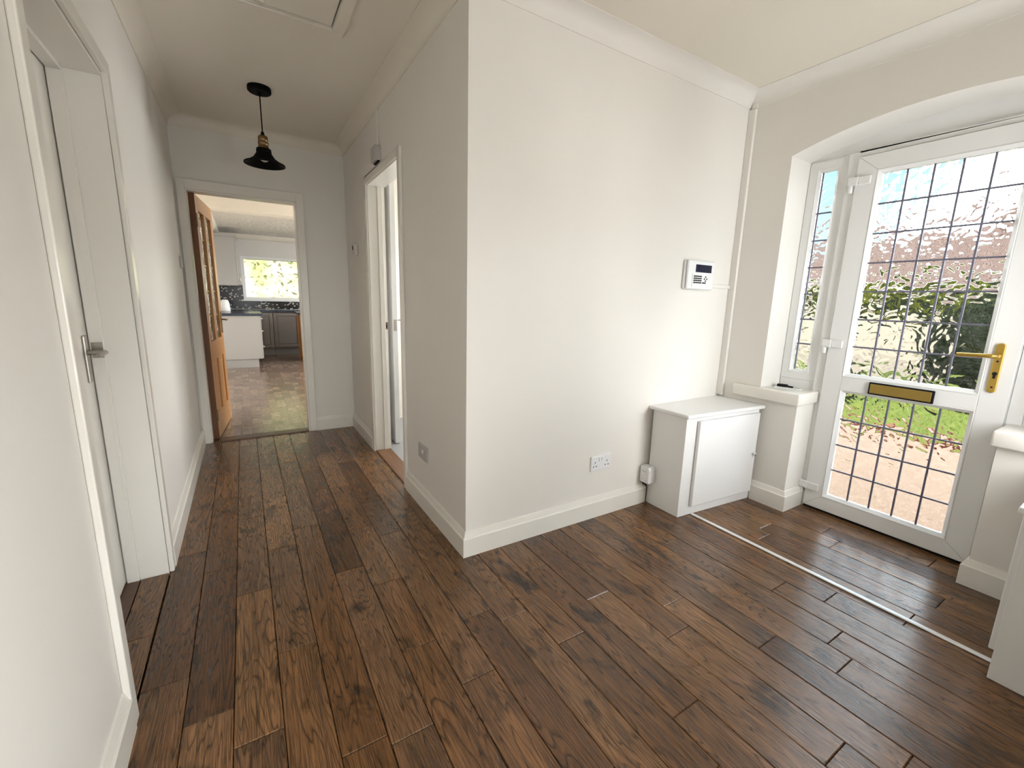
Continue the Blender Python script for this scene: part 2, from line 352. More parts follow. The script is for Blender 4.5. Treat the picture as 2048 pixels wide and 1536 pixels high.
for i, s in enumerate(sweep([(-W, -4.3), (-W, D), (0, D), (0, 0), (XD, 0), (XD, YS), (.35, YS)], cv)):
    struct('trim_%d' % (i+1), soft_[i] if i == 1 else s, CEIL if i in (0, 1, 2) else WALL, 'white plaster ' + names[i], 'coving', smooth=True)
sk = [(0, 0), (.020, 0), (.020, .094), (.017, .098), (.014, .099), (.006, .124), (0, .1263)]
def skirt(name, pts, labels):
    for s, l in zip(sweep(pts, sk), labels):
        struct(name, s, GLOSS, l, 'skirting')
skirt('baseboard_left', [(-W, -4.3), (-W, -.318)], ['white skirting on the left wall nearest the camera'])
skirt('baseboard_left', [(-W, .566), (-W, D)], ['white skirting on the left wall beyond the plain white door'])
skirt('baseboard_far', [(-.338, D), (0, D), (0, 1.722)], ['short white skirting right of the kitchen doorway', 'short white skirting under the small thermostat'])
skirt('baseboard_right', [(0, .862), (0, 0), (1.249, 0)], ['white skirting under the single grey socket at the corner', 'white skirting under the double white socket'])
skirt('baseboard_front', [(XD, -.31), (XD, -.508), (2.118, -.508)], ['white skirting on the low pier beside the white cupboard', 'white skirting return beside the front door hinge'])
skirt('baseboard_front', [(2.118, MY+.508), (XD, MY+.508), (XD, MY+.31)], ['white skirting return at the lock side of the front door', 'white skirting on the right low pier'])

# ------------------------------------------------------------------ floor
floor = struct('floor', B(-1.36, 2.2, -4.3, D, -.06, -.017), DARK, 'dark stained oak plank floor of hall and corridor', 'floor')
PITCH, X0 = .1258, -1.077
J = {-1: [1.941, .639, -.183], 0: [1.254, .435, -.382], 1: [2.289, 1.701, .906, .19, -.525], 2: [1.988, 1.118, .499, -.221], 3: [1.741, .662, -.698],
     4: [2.166, 1.478, .155], 5: [1.096, .506, -.014, -.429], 6: [.794, .377, -.652], 7: [1.057, -.392], 8: [-.469], 9: [-.673], 10: [-.252, -1.077], 11: [-.544],
     12: [-.854, -1.38], 13: [-.732], 14: [-1.055], 15: [-1.254], 16: [-.417], 17: [-.9], 18: [-1.054], 19: [-.35], 21: [-.571], 22: [-.862], 23: [-.769], 24: [-1.188]}
def board(x0, x1, y0, y1):
    g = .0009; c = ((x0+x1)/2, (y0+y1)/2, 0); o = B(x0+g, x1-g, y0+g, y1-g, -.016, random.uniform(-.0008, .0004)).build('floor_board', OAK, bevel=.0022, seg=1, origin=c)
    o.parent = floor
for k in range(-1, 26):
    x0 = X0 + PITCH*k; x1 = x0 + PITCH
    top = D if x1 < .06 else (0 if x1 < 1.95 else -.508)
    bot = -4.3 if x0 < .35 else (YS if x1 < 1.95 else MY+.508)
    js = sorted(J.get(k, []))
    y = (js[0] if js else top) - random.uniform(.55, .95)
    while y > bot + .3: js.insert(0, y); y -= random.uniform(.6, 1.3)
    if js and top-js[-1] > 1.35: js.append(js[-1]+random.uniform(.7, 1.0))
    js = [bot] + [q for q in js if bot+.05 < q < top-.05] + [top]
    x1c = min(x1, 2.16)
    for a, c in zip(js, js[1:]):
        if k == 8 and c > 0:
            if a < 0: board(x0, x1c, a, 0); board(x0, 0.0, 0, c)
            else: board(x0, 0.0, a, c)
        else: board(x0, x1c, a, c)
board(-1.305, -1.2066, .10, .518); board(-1.305, -1.2066, -.265, .10)
strip = B(1.352, 1.374, -1.523, -.272, .0005, .0075).build('floor_strip', ALU, bevel=.003)
tag(strip, 'thin bright metal joint strip across the boards in front of the door', 'floor strip')

# ------------------------------------------------------------------ left plain door (door_2)
d2 = thing('door_2', (-W, .13, 0), 'plain white door with nickel lever in the left wall', 'door', kind='structure')
b = MB(); AT = .018
b.box(-W, -W+AT, .52, .566, 0, 2.046).box(-W, -W+AT, -.318, -.27, 0, 2.046).box(-W, -W+AT, -.27, .52, 1.998, 2.046); b.build('architrave', GLOSS, d2, bevel=.004)
b = MB()
b.box(-W-TL, -W, .518, .545, 0, 2.0).box(-W-TL, -W, -.285, -.262, 0, 2.0).box(-W-TL, -W, -.27, .52, 1.985, 2.005); b.build('lining', GLOSS, d2)
b = MB()
b.box(-1.348, -1.307, .505, .518, 0, 1.985).box(-1.348, -1.307, -.262, -.249, 0, 1.985).box(-1.348, -1.307, -.249, .505, 1.972, 1.985); b.build('door_stop', GLOSS, d2, bevel=.002)
leaf = B(-1.392, -1.352, -.250, .512, .008, 1.982).build('leaf', GLOSS, d2, bevel=.002)
hd = B(-1.352, -1.344, .438, .478, .885, 1.062).build('handle_plate', NICKEL, d2, bevel=.003)
MB().tube([(-1.344, .458, .998), (-1.300, .458, .998), (-1.294, .452, .998), (-1.294, .35, .996)], [.009, .009, .009, .007], 10).build('lever', NICKEL, hd, smooth=True)
B(-1.343, -1.309, .5035, .5052, .972, 1.032).build('strike_plate', NICKEL, d2, bevel=.0006)
MB().lathe([(.010, 0), (.012, -.012), (.008, -.022)], (-1.326, .504, .995), 'y', 14).build('latch_knob', NICKEL, d2, smooth=True)
struct('trim_7', B(-1.356, -1.306, -.262, .518, -.014, .003), DTHR, 'oak threshold under the plain white door on the left', 'threshold')
b = MB(); b.box(-W-TL-.9, -W-TL, -.6, .9, -.05, 0).box(-W-TL-.9, -W-TL-.85, -.6, .9, 0, 2.2).box(-W-TL-.9, -W-TL, -.65, -.6, 0, 2.2).box(-W-TL-.9, -W-TL, .85, .9, 0, 2.2).box(-W-TL-.9, -W-TL, -.65, .9, 2.2, 2.25)
struct('wall_left_room', b, DARK, 'dark room behind the closed door on the left', 'wall')

# ------------------------------------------------------------------ kitchen doorway and honey oak door (door_3)
d3 = thing('door_3', (-.77, D, 0), 'open honey oak kitchen door with narrow leaded glass panes in white frame', 'door', kind='structure')
b = MB()
b.box(-.394, -.338, D-.018, D, 0, 2.060).box(-1.196, -1.144, D-.018, D, 0, 2.060).box(-1.144, -.394, D-.018, D, 1.990, 2.060); b.build('architrave', GLOSS, d3, bevel=.004)
b = MB()
b.box(-.406, -.394, D-.004, D+.114, 0, 1.99).box(-1.144, -1.136, D-.004, D+.114, 0, 1.99).box(-1.136, -.406, D-.004, D+.114, 1.980, 1.99); b.build('lining', GLOSS, d3)
# door leaf built flat in local coords (u along leaf from hinge, z up, thickness t) and swung open
DH = Vector((-1.132, D+.055)); ang = math.radians(84.3); ud = Vector((math.cos(ang), math.sin(ang))); td = Vector((ud.y, -ud.x))
LW, LT = .735, .038
def L3(u, t, z): p = DH + ud*u + td*t; return (p.x, p.y, z)
def lbox(mb, u0, u1, t0, t1, z0, z1):
    c = [(u0,t0,z0),(u1,t0,z0),(u1,t1,z0),(u0,t1,z0),(u0,t0,z1),(u1,t0,z1),(u1,t1,z1),(u0,t1,z1)]
    return mb.add([L3(*q) for q in c], [(0,3,2,1),(4,5,6,7),(0,1,5,4),(1,2,6,5),(2,3,7,6),(3,0,4,7)])
lf = bpy.data.objects.new('leaf', None); COL.objects.link(lf); lf.parent = d3; WORLD[lf.name] = WORLD[d3.name]
ZB, ZT = .012, 1.978
def stile(u0, u1, z0, z1, m=PINE, n='stile'): return lbox(MB(), u0, u1, 0, LT, z0, z1).build(n, m, lf, bevel=.003)
stile(.004, .105, ZB, ZT); stile(LW-.105, LW, ZB, ZT); stile(.105, LW-.105, 1.865, ZT, PINEX, 'rail'); stile(.105, LW-.105, ZB, .215, PINEX, 'rail'); stile(.105, LW-.105, .665, .825, PINEX, 'rail')
stile(.33, .405, .825, 1.865, PINE, 'muntin'); stile(.33, .405, .215, .665, PINE, 'muntin')
lbox(MB(), 0, .0045, -.001, LT+.001, ZB, ZT).build('hinge_edge', PINED, lf)
for u0, u1 in ((.105, .33), (.405, LW-.105)):
    lbox(MB(), u0-.004, u1+.004, .012, .026, .21, .67).build('panel', PINE, lf, bevel=.002)
    lbox(MB(), u0+.045, u1-.045, .007, .031, .26, .62).build('raised_field', PINE, lf, bevel=.006)
    for i in range(5):
        z0 = .825+1.04*i/5; z1 = .825+1.04*(i+1)/5
        lbox(MB(), u0, u1, .016, .021, z0+.002, z1-.002).build('pane', TGLASS, lf)
        if i: lbox(MB(), u0, u1, .0145, .0225, z0-.004, z0+.004).build('lead_strip', BRASSF, lf)
    um = (u0+u1)/2
hp = lbox(MB(), LW-.075, LW-.035, LT, LT+.006, .86, 1.06).build('handle_plate', OLDBR, d3, bevel=.002)
MB().tube([L3(LW-.055, LT, .985), L3(LW-.055, LT+.045, .985), L3(LW-.065, LT+.052, .985), L3(LW-.165, LT+.052, .985)], .008, 10).build('lever', OLDBR, hp, smooth=True)
for z in (.22, 1.78): MB().tube([L3(-.004, LT+.002, z-.05), L3(-.004, LT+.002, z+.05)], .007, 10).build('hinge', OLDBR, d3, smooth=True)
struct('trim_8', B(-1.136, -.406, D-.012, D+.10, -.016, .008), DTHR, 'dark wooden threshold strip in the kitchen doorway', 'threshold', bevel=.003)

# ------------------------------------------------------------------ right doorway (door_4)
d4 = thing('door_4', (0, 1.29, 0), 'white framed open doorway under the junction box', 'door', kind='structure')
b = MB()
b.box(-.018, 0, 1.676, 1.722, 0, 2.076).box(-.018, 0, .862, .905, 0, 2.076).box(-.018, 0, .905, 1.676, 2.028, 2.076); b.build('architrave', GLOSS, d4, bevel=.004)
b = MB()
b.box(-.004, .118, 1.668, 1.676, 0, 2.03).box(-.004, .118, .905, .913, 0, 2.03).box(-.004, .118, .913, 1.668, 2.022, 2.03); b.build('lining', GLOSS, d4)
b = MB()
b.box(.062, .098, 1.656, 1.668, 0, 2.022).box(.062, .098, .913, .925, 0, 2.022); b.build('door_stop', GLOSS, d4, bevel=.002)
B(.099, .116, 1.6662, 1.6682, .985, 1.040).build('strike_plate', OLDBR, d4)
B(.102, .111, 1.6655, 1.6665, .997, 1.022).build('strike_hole', DARK, d4)
struct('trim_9', B(-.004, .112, .913, 1.668, -.016, .010), THRESH, 'oak threshold of the doorway in the right corridor wall', 'threshold', bevel=.003)
# room beyond
b = MB(); b.box(.10, 1.70, .30, 3.2, -.05, .004); struct('floor_side_room', b, BATHF, 'grey vinyl floor beyond the right corridor doorway', 'floor')
b = MB()
b.box(.10, 1.70, 3.2, 3.25, -.05, H).box(.10, 1.70, .25, .30, -.05, H).box(1.65, 1.70, .30, 1.1, -.05, H).box(1.65, 1.70, 2.1, 3.2, -.05, H).box(1.65, 1.70, 1.1, 2.1, -.05, .95).box(1.65, 1.70, 1.1, 2.1, 1.95, H).box(.10, .12, 1.70, 3.2, 2.1, H)
struct('wall_side_room', b, mat('bath_white', (.85, .84, .81), .5), 'bright white walls beyond the right corridor doorway', 'wall')
struct('ceiling_side_room', B(.10, 1.70, .25, 3.25, H-.02, H-.001), CEIL, 'white ceiling beyond the right corridor doorway', 'ceiling')
cd_ = thing('cupboard_door', (.205, 1.76, 0), 'narrow white door edge standing open beyond the right doorway', 'door')
B(.182, .222, 1.76, 2.42, .012, 2.25).build('leaf', UPVC, cd_, bevel=.002)
B(.190, .214, 1.7585, 1.7605, .965, 1.055).build('latch_plate', NICKEL, cd_)
B(.222, .228, 1.79, 1.83, 1.0, 1.10).build('handle_plate', NICKEL, cd_, bevel=.001)
MB().tube([(.228, 1.81, 1.05), (.262, 1.81, 1.05), (.266, 1.83, 1.05), (.266, 1.90, 1.05)], .008, 10).build('lever', CHROME, cd_, smooth=True)
bc = thing('tall_unit', (.5, 3.0, 0), 'beige laminate units seen through the right doorway slit', 'cabinet')
B(.16, 1.2, 2.92, 3.19, .05, .92).build('lower_cabinet', BEIGE, bc, bevel=.003)
B(.16, 1.2, 2.95, 3.19, 1.30, 1.98).build('upper_cabinet', BEIGE, bc, bevel=.003)
B(.16, 1.2, 2.90, 3.19, .92, .95).build('counter', TAUPE, bc, bevel=.003)
B(.16, 1.2, 2.95, 3.19, 0.004, .05).build('plinth', CUPW, bc)

# ------------------------------------------------------------------ front door set (door_1) and side lights
def ring(mb, x0, x1, y0, y1, z0, z1, w_):
    """rectangular ring in the yz plane (y0>y1), member width w_, from x0 to x1, mitred with hairline gaps"""
    g = .0004
    mb.prism([(y0, z1), (y1, z1), (y1+w_, z1-w_), (y0-w_, z1-w_)], 'x', x0, x1)
    mb.prism([(y0, z0), (y1, z0), (y1+w_, z0+w_), (y0-w_, z0+w_)], 'x', x0, x1)
    mb.prism([(y0, z0+g), (y0, z1-g), (y0-w_, z1-w_-g), (y0-w_, z0+w_+g)], 'x', x0, x1)
    mb.prism([(y1, z0+g), (y1, z1-g), (y1+w_, z1-w_-g), (y1+w_, z0+w_+g)], 'x', x0, x1)
    return mb
def bead(y0, y1, z0, z1, w_, xa, xb):
    """sloped glazing bead: outer edge at xa, glass edge at xb"""
    o = [(y0, z0), (y1, z0), (y1, z1), (y0, z1)]; i = [(y0-w_, z0+w_), (y1+w_, z0+w_), (y1+w_, z1-w_), (y0-w_, z1-w_)]
    vs = [(xa, *p) for p in o] + [(xa-.001, *(Vector(p)+ (Vector(q)-Vector(p))*.2)) for p, q in zip(o, i)] + [(xb, *p) for p in i] + [(xb+.02, *p) for p in i] + [(xb+.02, *p) for p in o]
    fs = []
    for r in range(4):
        for k in range(4): fs.append((r*4+k, r*4+(k+1) % 4, (r+1)*4+(k+1) % 4, (r+1)*4+k))
    for k in range(4): fs.append((16+k, 16+(k+1) % 4, (k+1) % 4, k))
    return MB().add(vs, fs)
_panes = {}
def panes(parent, ys, zs_, xg):
    for i in range(len(ys)-1):
        for k in range(len(zs_)-1):
            w_, h_ = round(abs(ys[i]-ys[i+1]), 4), round(abs(zs_[k]-zs_[k+1]), 4)
            c = Vector((xg, (ys[i]+ys[i+1])/2, (zs_[k]+zs_[k+1])/2))
            if (w_, h_) not in _panes:
                o = B(-.003, .003, -w_/2+.0005, w_/2-.0005, -h_/2+.0005, h_/2-.0005).build('pane', TGLASS); _panes[(w_, h_)] = o.data
            else:
                o = bpy.data.objects.new('pane', _panes[(w_, h_)]); COL.objects.link(o)
            o.parent = parent; o.location = c - WORLD[parent.name]
    for y in ys[1:-1]: B(xg-.0055, xg+.0055, y-.0042, y+.0042, min(zs_), max(zs_)).build('lead_strip', LEAD, parent, bevel=.001, seg=1)
    for z in zs_[1:-1]: B(xg-.0050, xg+.0050, min(ys), max(ys), z-.0042, z+.0042).build('lead_strip', LEAD, parent, bevel=.001, seg=1)
def lin(a, c, n): return [a+(c-a)*i/n for i in range(n+1)]

d1 = thing('door_1', (XF, yc, 0), 'white glazed front door with leaded textured panes and gold handle', 'door', kind='structure')
b = MB()
for y0, y1 in ((-.485, -.537), (MY+.537, MY+.485)): b.box(2.115, 2.185, y0, y1, 0, 2.078)
b.box(2.115, 2.185, -.537, MY+.537, 2.052, 2.078)
b.box(2.13, 2.30, -.537, MY+.537, -.05, -.002); b.build('frame', UPVC, d1, bevel=.004)
lf1 = bpy.data.objects.new('leaf', None); COL.objects.link(lf1); lf1.parent = d1; WORLD[lf1.name] = WORLD[d1.name]
LY0, LY1 = -.540, -1.287; LX0, LX1 = 2.100, 2.165
GA0, GA1 = -.634, -1.193     # bead outer edges
sw0 = LY0-GA0; 
g = .0005
B2 = lambda poly, n: MB().prism(poly, 'x', LX0, LX1).build(n, UPVC, lf1, bevel=.002, seg=1)
B2([(LY0, .017), (LY0, 2.048), (GA0, 1.966+g), (GA0, .100-g)], 'stile')
B2([(LY1, .017), (LY1, 2.048), (GA1, 1.966+g), (GA1, .100-g)], 'stile')
B2([(LY0-g*2, 2.048), (LY1+g*2, 2.048), (GA1+g*2, 1.966), (GA0-g*2, 1.966)], 'rail')
B2([(LY0-g*2, .017), (LY1+g*2, .017), (GA1+g*2, .100), (GA0-g*2, .100)], 'rail')
B2([(GA0-g, .774), (GA1+g, .774), (GA1+g, .848), (GA0-g, .848)], 'rail')
for z0, z1, n in ((.848, 1.966, 7), (.100, .774, 4)):
    bead(GA0, GA1, z0, z1, .020, LX0-.001, 2.118).build('glazing_bead', UPVC, lf1)
    panes(lf1, lin(GA0-.020, GA1+.020, 5), lin(z0+.020, z1-.020, n), 2.124)
B(LX0+.012, LX1+.02, LY0, LY1, .001, .0175).build('shadow_gap_strip', DARK, d1)  # dark strip painting the shadow gap under the door
for z in (1.925, 1.035, .150):
    hg = B(2.086, 2.100, -.556, -.614, z-.026, z+.020).build('hinge', UPVC, d1, bevel=.006, seg=3)
    MB().prism([(-.508, z-.020), (-.556, z-.026), (-.558, z+.020), (-.508, z+.022)], 'x', 2.082, 2.102).build('hinge_arm', UPVC, hg, bevel=.004)
    MB().lathe([(.009, 0), (.011, .004), (.011, .040), (.009, .044)], (2.096, -.522, z-.062), 'z', 16).build('knuckle', UPVC, hg, smooth=True)
def capsule(cy, z0, z1, hw, n=10):
    p = []
    for i in range(n+1): a = math.pi*i/n; p.append((cy+hw*math.cos(a), z1-hw+hw*math.sin(a)))
    for i in range(n+1): a = math.pi+math.pi*i/n; p.append((cy+hw*math.cos(a), z0+hw+hw*math.sin(a)))
    return p
hp = MB().prism(capsule(-1.228, .868, 1.098, .0155), 'x', 2.090, 2.100).build('handle_plate', BRASS, d1, bevel=.003)
MB().tube([(2.092, -1.226, 1.040), (2.050, -1.226, 1.040), (2.040, -1.216, 1.040), (2.038, -1.19, 1.040), (2.040, -1.10, 1.036)], [.011, .010, .010, .009, .0085], 12).build('lever', BRASS, hp, smooth=True)
MB().lathe([(.0085, 0), (.0085, -.002)], (2.0895, -1.228, .958), 'x', 16).build('keyhole', DARK, hp)
B(2.0873, 2.0898, -1.2235, -1.2325, .936, .956).build('keyhole', DARK, hp, bevel=.001)
for z in (1.015, .895): MB().lathe([(.0045, 0), (.0045, -.0012)], (2.0899, -1.228, z), 'x', 12).build('screw', DARK, hp)
lp = B(2.088, 2.100, -.770, -1.043, .773, .840).build('letter_plate', BLACK, d1, bevel=.004)
B(2.083, 2.089, -.779, -1.034, .781, .832).build('flap', BRASSF, lp, bevel=.0015)
# arched infill above the frame
b = MB()
for i in range(28):
    ya, yb = ay[i], ay[i+1]; b.prism([(ya, 2.0785), (yb, 2.0785), (yb, arch_z(yb)+.01), (ya, arch_z(ya)+.01)], 'x', 2.140, 2.17)
b.build('arch_infill', UPVC, d1)

def side_light(n, s, label, lab_sill):
    Y = (lambda y: y) if s else (lambda y: MY-y)
    wd = thing('window_%d' % n, (XF, Y(-.385), .735), label, 'window', kind='structure')
    def yy(a, c): return (max(Y(a), Y(c)), min(Y(a), Y(c)))
    y0, y1 = yy(-.284, -.485)
    ring(MB(), 2.130, 2.185, y0, y1, .790, 2.077, .042).build('frame', UPVC, wd)
    B(2.128, 2.18, y0, y1, .735, .789).build('frame_extension', UPVC, wd, bevel=.002)
    g0, g1 = y0-.042, y1+.042
    bead(g0, g1, .832, 2.035, .018, 2.129, 2.142).build('glazing_bead', UPVC, wd)
    ys = [g0-.018, g0-.027, g1+.018] if s else [g0-.018, g1+.027, g1+.018]
    panes(wd, ys, [.850, 1.013, 1.164, 1.318, 1.475, 1.632, 1.788, 2.017], 2.147)
    # painted sill: L shape wrapping the wall face and the pier
    P = [(1.880, -.118), (1.880, -.526), (2.114, -.526), (2.128, -.515), (2.128, -.283), (1.914, -.283), (1.914, -.118)]
    P = [(x, Y(y)) for x, y in P]
    MB().prism(P, 'z', .665, .737).build('sill', GLOSS, wd, bevel=.011, seg=3, smooth=True, label=lab_sill)
side_light(1, True, 'narrow leaded side window between arch reveal and front door hinges', 'thick white painted sill with keys on it')
side_light(2, False, 'narrow leaded side window on the lock side of the front door', 'thick white painted sill at the right picture edge')

# window frames added around the lamps in the unseen walls
def plain_window(n, axis, a0, a1, z0, z1, p, label):
    wd = thing('window_%d' % n, ((a0+a1)/2, p, z0) if axis == 'y' else (p, (a0+a1)/2, z0), label, 'window', kind='structure')
    m = MB(); e_ = .04
    for u0, u1, v0, v1 in ((a0, a1, z0, z0+e_), (a0, a1, z1-e_, z1), (a0, a0+e_, z0+e_, z1-e_), (a1-e_, a1, z0+e_, z1-e_)):
        if axis == 'y': m.box(u0, u1, p-.025, p+.025, v0, v1)
        else: m.box(p-.025, p+.025, u0, u1, v0, v1)
    m.build('frame', UPVC, wd, bevel=.004)
plain_window(4, 'y', 1.34, 1.88, .70, 1.70, YS-.08, 'made-up unseen window around the fill lamp above the right cupboard')
plain_window(5, 'x', -3.45, -2.15, .25, 1.45, .43, 'made-up unseen window around the fill lamp beside the viewpoint')
plain_window(6, 'y', -.95, .15, .70, 1.80, -4.37, 'made-up unseen window around the fill lamp at the hall end')
plain_window(7, 'x', 2.85, 4.45, .60, 2.20, 2.46, 'assumed unseen kitchen side window around the lamp added to light the beam')
plain_window(8, 'x', 5.80, 7.40, .90, 2.10, 2.46, 'made-up unseen window around the cool kitchen fill lamp near the pine unit')
plain_window(9, 'x', 1.10, 2.10, .95, 1.95, 1.675, 'made-up unseen window around the side room fill lamp')

# ------------------------------------------------------------------ meter cupboards
def cupboard(s, label, yl=-.257, yr=-.306):
    Y = (lambda y: y) if s else (lambda y: MY-y)
    c = thing('meter_cupboard', (1.57, Y(-.15), 0), label, 'cupboard')
    xl = 1.2495; yb = -.0004; xr = 1.891
    def fy(x): return yl + (yr-yl)*(x-xl)/(xr-xl)
    MB().prism([(xl, Y(yb-.020)), (xl, Y(yl)), (xr, Y(yr)), (xr, Y(yb-.020))], 'z', .001, .606).build('carcass', CUPW, c, bevel=.0015)
    MB().prism([(xl-.024, Y(yb-.001)), (xl-.024, Y(fy(xl-.024)-.026)), (xr+.018, Y(fy(xr)-.026)), (xr+.018, Y(yb-.001))], 'z', .606, .628).build('top', CUPW, c, bevel=.006, seg=3)
    a, e = 1.336, 1.872
    dr = MB().prism([(a, Y(fy(a)-.003)), (a, Y(fy(a)-.022)), (e, Y(fy(e)-.022)), (e, Y(fy(e)-.003))], 'z', .062, .582).build('door', CUPW, c, bevel=.003)
    kx = 1.848; ky = fy(kx)-.022
    k = MB().lathe([(.005, 0), (.005, .012), (.0125, .016), (.0135, .021), (.010, .026)], (0, 0, 0), 'y', 18)
    k.v = [(x+kx, Y(ky-y), z+.322) for x, y, z in k.v]
    k.build('knob', CHROME, dr, smooth=True)
cupboard(True, 'low white meter cupboard with chrome knob in the corner left of the front door')
cupboard(False, 'low white cupboard cut off at the right picture edge', -.300, -.312)

# ------------------------------------------------------------------ things on the walls
kp = thing('alarm_keypad', (1.54, 0, 1.41), 'white alarm keypad with dark screen on the bright wall', 'keypad')
B(1.415, 1.665, -.018, -.0005, 1.328, 1.492).build('back_case', PLAST, kp, bevel=.006)
B(1.420, 1.672, -.036, -.019, 1.326, 1.496).build('front_case', PLAST, kp, bevel=.008, seg=3)
B(1.488, 1.640, -.0372, -.0355, 1.427, 1.472).build('screen', SCREEN, kp, bevel=.0006)
btn = None
def button(x, z, wx=.0155, hz=.0075):
    global btn
    if btn is None: btn = B(-.5, .5, -.0015, .0015, -.5, .5).build('button', BLACK, kp); o = btn
    else: o = btn.copy(); COL.objects.link(o); o.parent = kp
    o.scale = (wx, 1, hz); o.location = Vector((x, -.0368, z)) - WORLD[kp.name]
for r in range(4):
    for c in range(4): button(1.508+.0195*c, 1.414-.0125*r)
for dx, dz in ((0, .012), (0, -.012), (-.011, 0), (.011, 0)): button(1.602+dx, 1.401+dz, .008, .008)
for dx in (0, .018): button(1.592+dx, 1.3765)
B(1.462, 1.4645, -.0372, -.0355, 1.34, 1.418).build('cover_seam', PLASTG, kp)
def trunk(x0, x1, y0, y1, z0, z1, label):
    o = B(x0, x1, y0, y1, z0, z1).build('cable_trunking', WALL, bevel=.003); return tag(o, label, 'trunking', 'white cable trunking')
trunk(1.674, XD-.026, -.014, -.0004, 1.342, 1.366, 'short horizontal white trunking from the keypad to the corner')
trunk(1.889, XD-.0004, -.042, -.0004, .638, 2.405, 'tall vertical white trunking in the corner beside the arch')
trunk(1.896, XD-.002, -.046, -.010, 2.408, 2.436, 'stub of trunking cut at the coving above the corner')
trunk(-.012, -.0004, 1.335, 1.375, 2.196, 2.412, 'short vertical white trunking above the junction box')
jb = thing('junction_box', (0, 1.355, 2.15), 'small grey junction box above the right corridor doorway', 'junction box')
B(-.040, -.0004, 1.30, 1.41, 2.102, 2.192).build('case', PLASTG, jb, bevel=.006)
B(-.020, -.006, 1.305, 1.405, 2.094, 2.102).build('cable_slot', DARK, jb)
def socket(name, root, U, label, double=True, plate_mat=PLAST, w_=.147, h_=.087):
    """U(a, z, d): a along the wall from the centre, d out of the wall"""
    t = thing(name, root, label, 'socket')
    def ub(a0, a1, z0, z1, d0, d1):
        c = [(a0,z0,d0),(a1,z0,d0),(a1,z1,d0),(a0,z1,d0),(a0,z0,d1),(a1,z0,d1),(a1,z1,d1),(a0,z1,d1)]
        return MB().add([U(*q) for q in c], [(0,3,2,1),(4,5,6,7),(0,1,5,4),(1,2,6,5),(2,3,7,6),(3,0,4,7)])
    ub(-w_/2, w_/2, -h_/2, h_/2, .0004, .010).build('plate', plate_mat, t, bevel=.003)
    if double:
        for s in (-1, 1):
            ub(s*.011-.008, s*.011+.008, .012, .034, .010, .0145).build('rocker_switch', PLAST, t, bevel=.002)
            for da, dz in ((0, .006), (-.011, -.018), (.011, -.018)): ub(s*.045+da-.0035, s*.045+da+.0035, dz-.002, dz+.004, .0098, .0104).build('pin_hole', DARK, t)
    else:
        ub(-.008, .000, -.004, .016, .0095, .013).build('switch', PLAST, t, bevel=.001); ub(.004, .012, -.004, .016, .0095, .013).build('switch', PLAST, t, bevel=.001)
    return t
socket('double_socket', (.852, 0, .329), lambda a, z, d: (.852+a, -d, .329+z), 'white double wall socket between corner and cupboard')
socket('fused_spur', (0, .565, .348), lambda a, z, d: (-d, .565-a, .348+z), 'greyish wall socket plate on the dim wall by the corner', False, PLASTG)
ls = thing('light_switch', (-W, 2.34, 1.45), 'small light switch on the left wall beside the kitchen doorway', 'switch')
B(-W+.0004, -W+.010, 2.30, 2.386, 1.405, 1.491).build('plate', PLASTG, ls, bevel=.002)
B(-W+.010, -W+.015, 2.336, 2.350, 1.438, 1.458).build('rocker', PLAST, ls, bevel=.001)
th = thing('thermostat', (0, 2.09, 1.61), 'small cream thermostat with dark display on the right corridor wall', 'thermostat')
B(-.030, -.0004, 2.055, 2.135, 1.560, 1.652).build('case', PLASTC, th, bevel=.008, seg=3)
B(-.0315, -.0295, 2.105, 2.130, 1.605, 1.640).build('display', DARK, th)
pb = thing('phone_junction_box', (1.22, -.04, .20), 'white cable box with loose dark wires beside the meter cupboard', 'cable box')
MB().prism([(-.008, .150), (-.078, .150), (-.078, .235), (-.068, .253), (-.008, .253)], 'x', 1.188, 1.2490).build('case', PLAST, pb, bevel=.004)
for z, y0, y1 in ((.222, -.02, -.055), (.165, -.016, -.026), (.165, -.050, -.062)): B(1.1868, 1.1882, y0, y1, z, z+.003).build('print_mark', PLASTG, pb)  # grey slots in place of the small print on the case
for i in range(3): MB().tube([(1.205+.008*i, -.015-.01*i, .152), (1.200+.012*i, -.03, .13), (1.216, -.020-.006*i, .136-.008*i), (1.225, -.03, .118)], .003, 6).build('loose_wire', BLACK, pb, smooth=True)
MB().tube([(1.222, -.034, .150), (1.226, -.030, .122), (1.238, -.0285, .11), (1.240, -.0270, .06), (1.238, -.0265, .002)], .0032, 6).build('cable', mat('brown_cable', (.06, .035, .025), .5), pb, smooth=True)
# keys on a folded paper
tag(MB().prism([(1.965, -.335), (2.03, -.465), (2.10, -.44), (2.05, -.30)], 'z', .7375, .7385).build('paper_note', mat('paper', (.85, .85, .83), .6)), 'white paper slip under the car key on the sill', 'paper')
ky = thing('car_key', (2.04, -.37, .7388), 'black car key with fob lying on the left window sill', 'key')
MB().prism([(2.030, -.318), (2.062, -.306), (2.082, -.362), (2.048, -.374)], 'z', .7388, .7545).build('fob', BLACK, ky, bevel=.005)
MB().prism([(2.052, -.374), (2.076, -.364), (2.070, -.400), (2.056, -.405)], 'z', .7388, .748).build('key_head', BLACK, ky, bevel=.003)
MB().tube([(2.060, -.40, .7425), (2.050, -.43, .7412)], .0035, 6).build('blade', CHROME, ky)
MB().tube([(2.072+.011*math.cos(a*.63), -.425+.011*math.sin(a*.63), .7405) for a in range(11)], .0014, 6).build('ring', CHROME, ky)

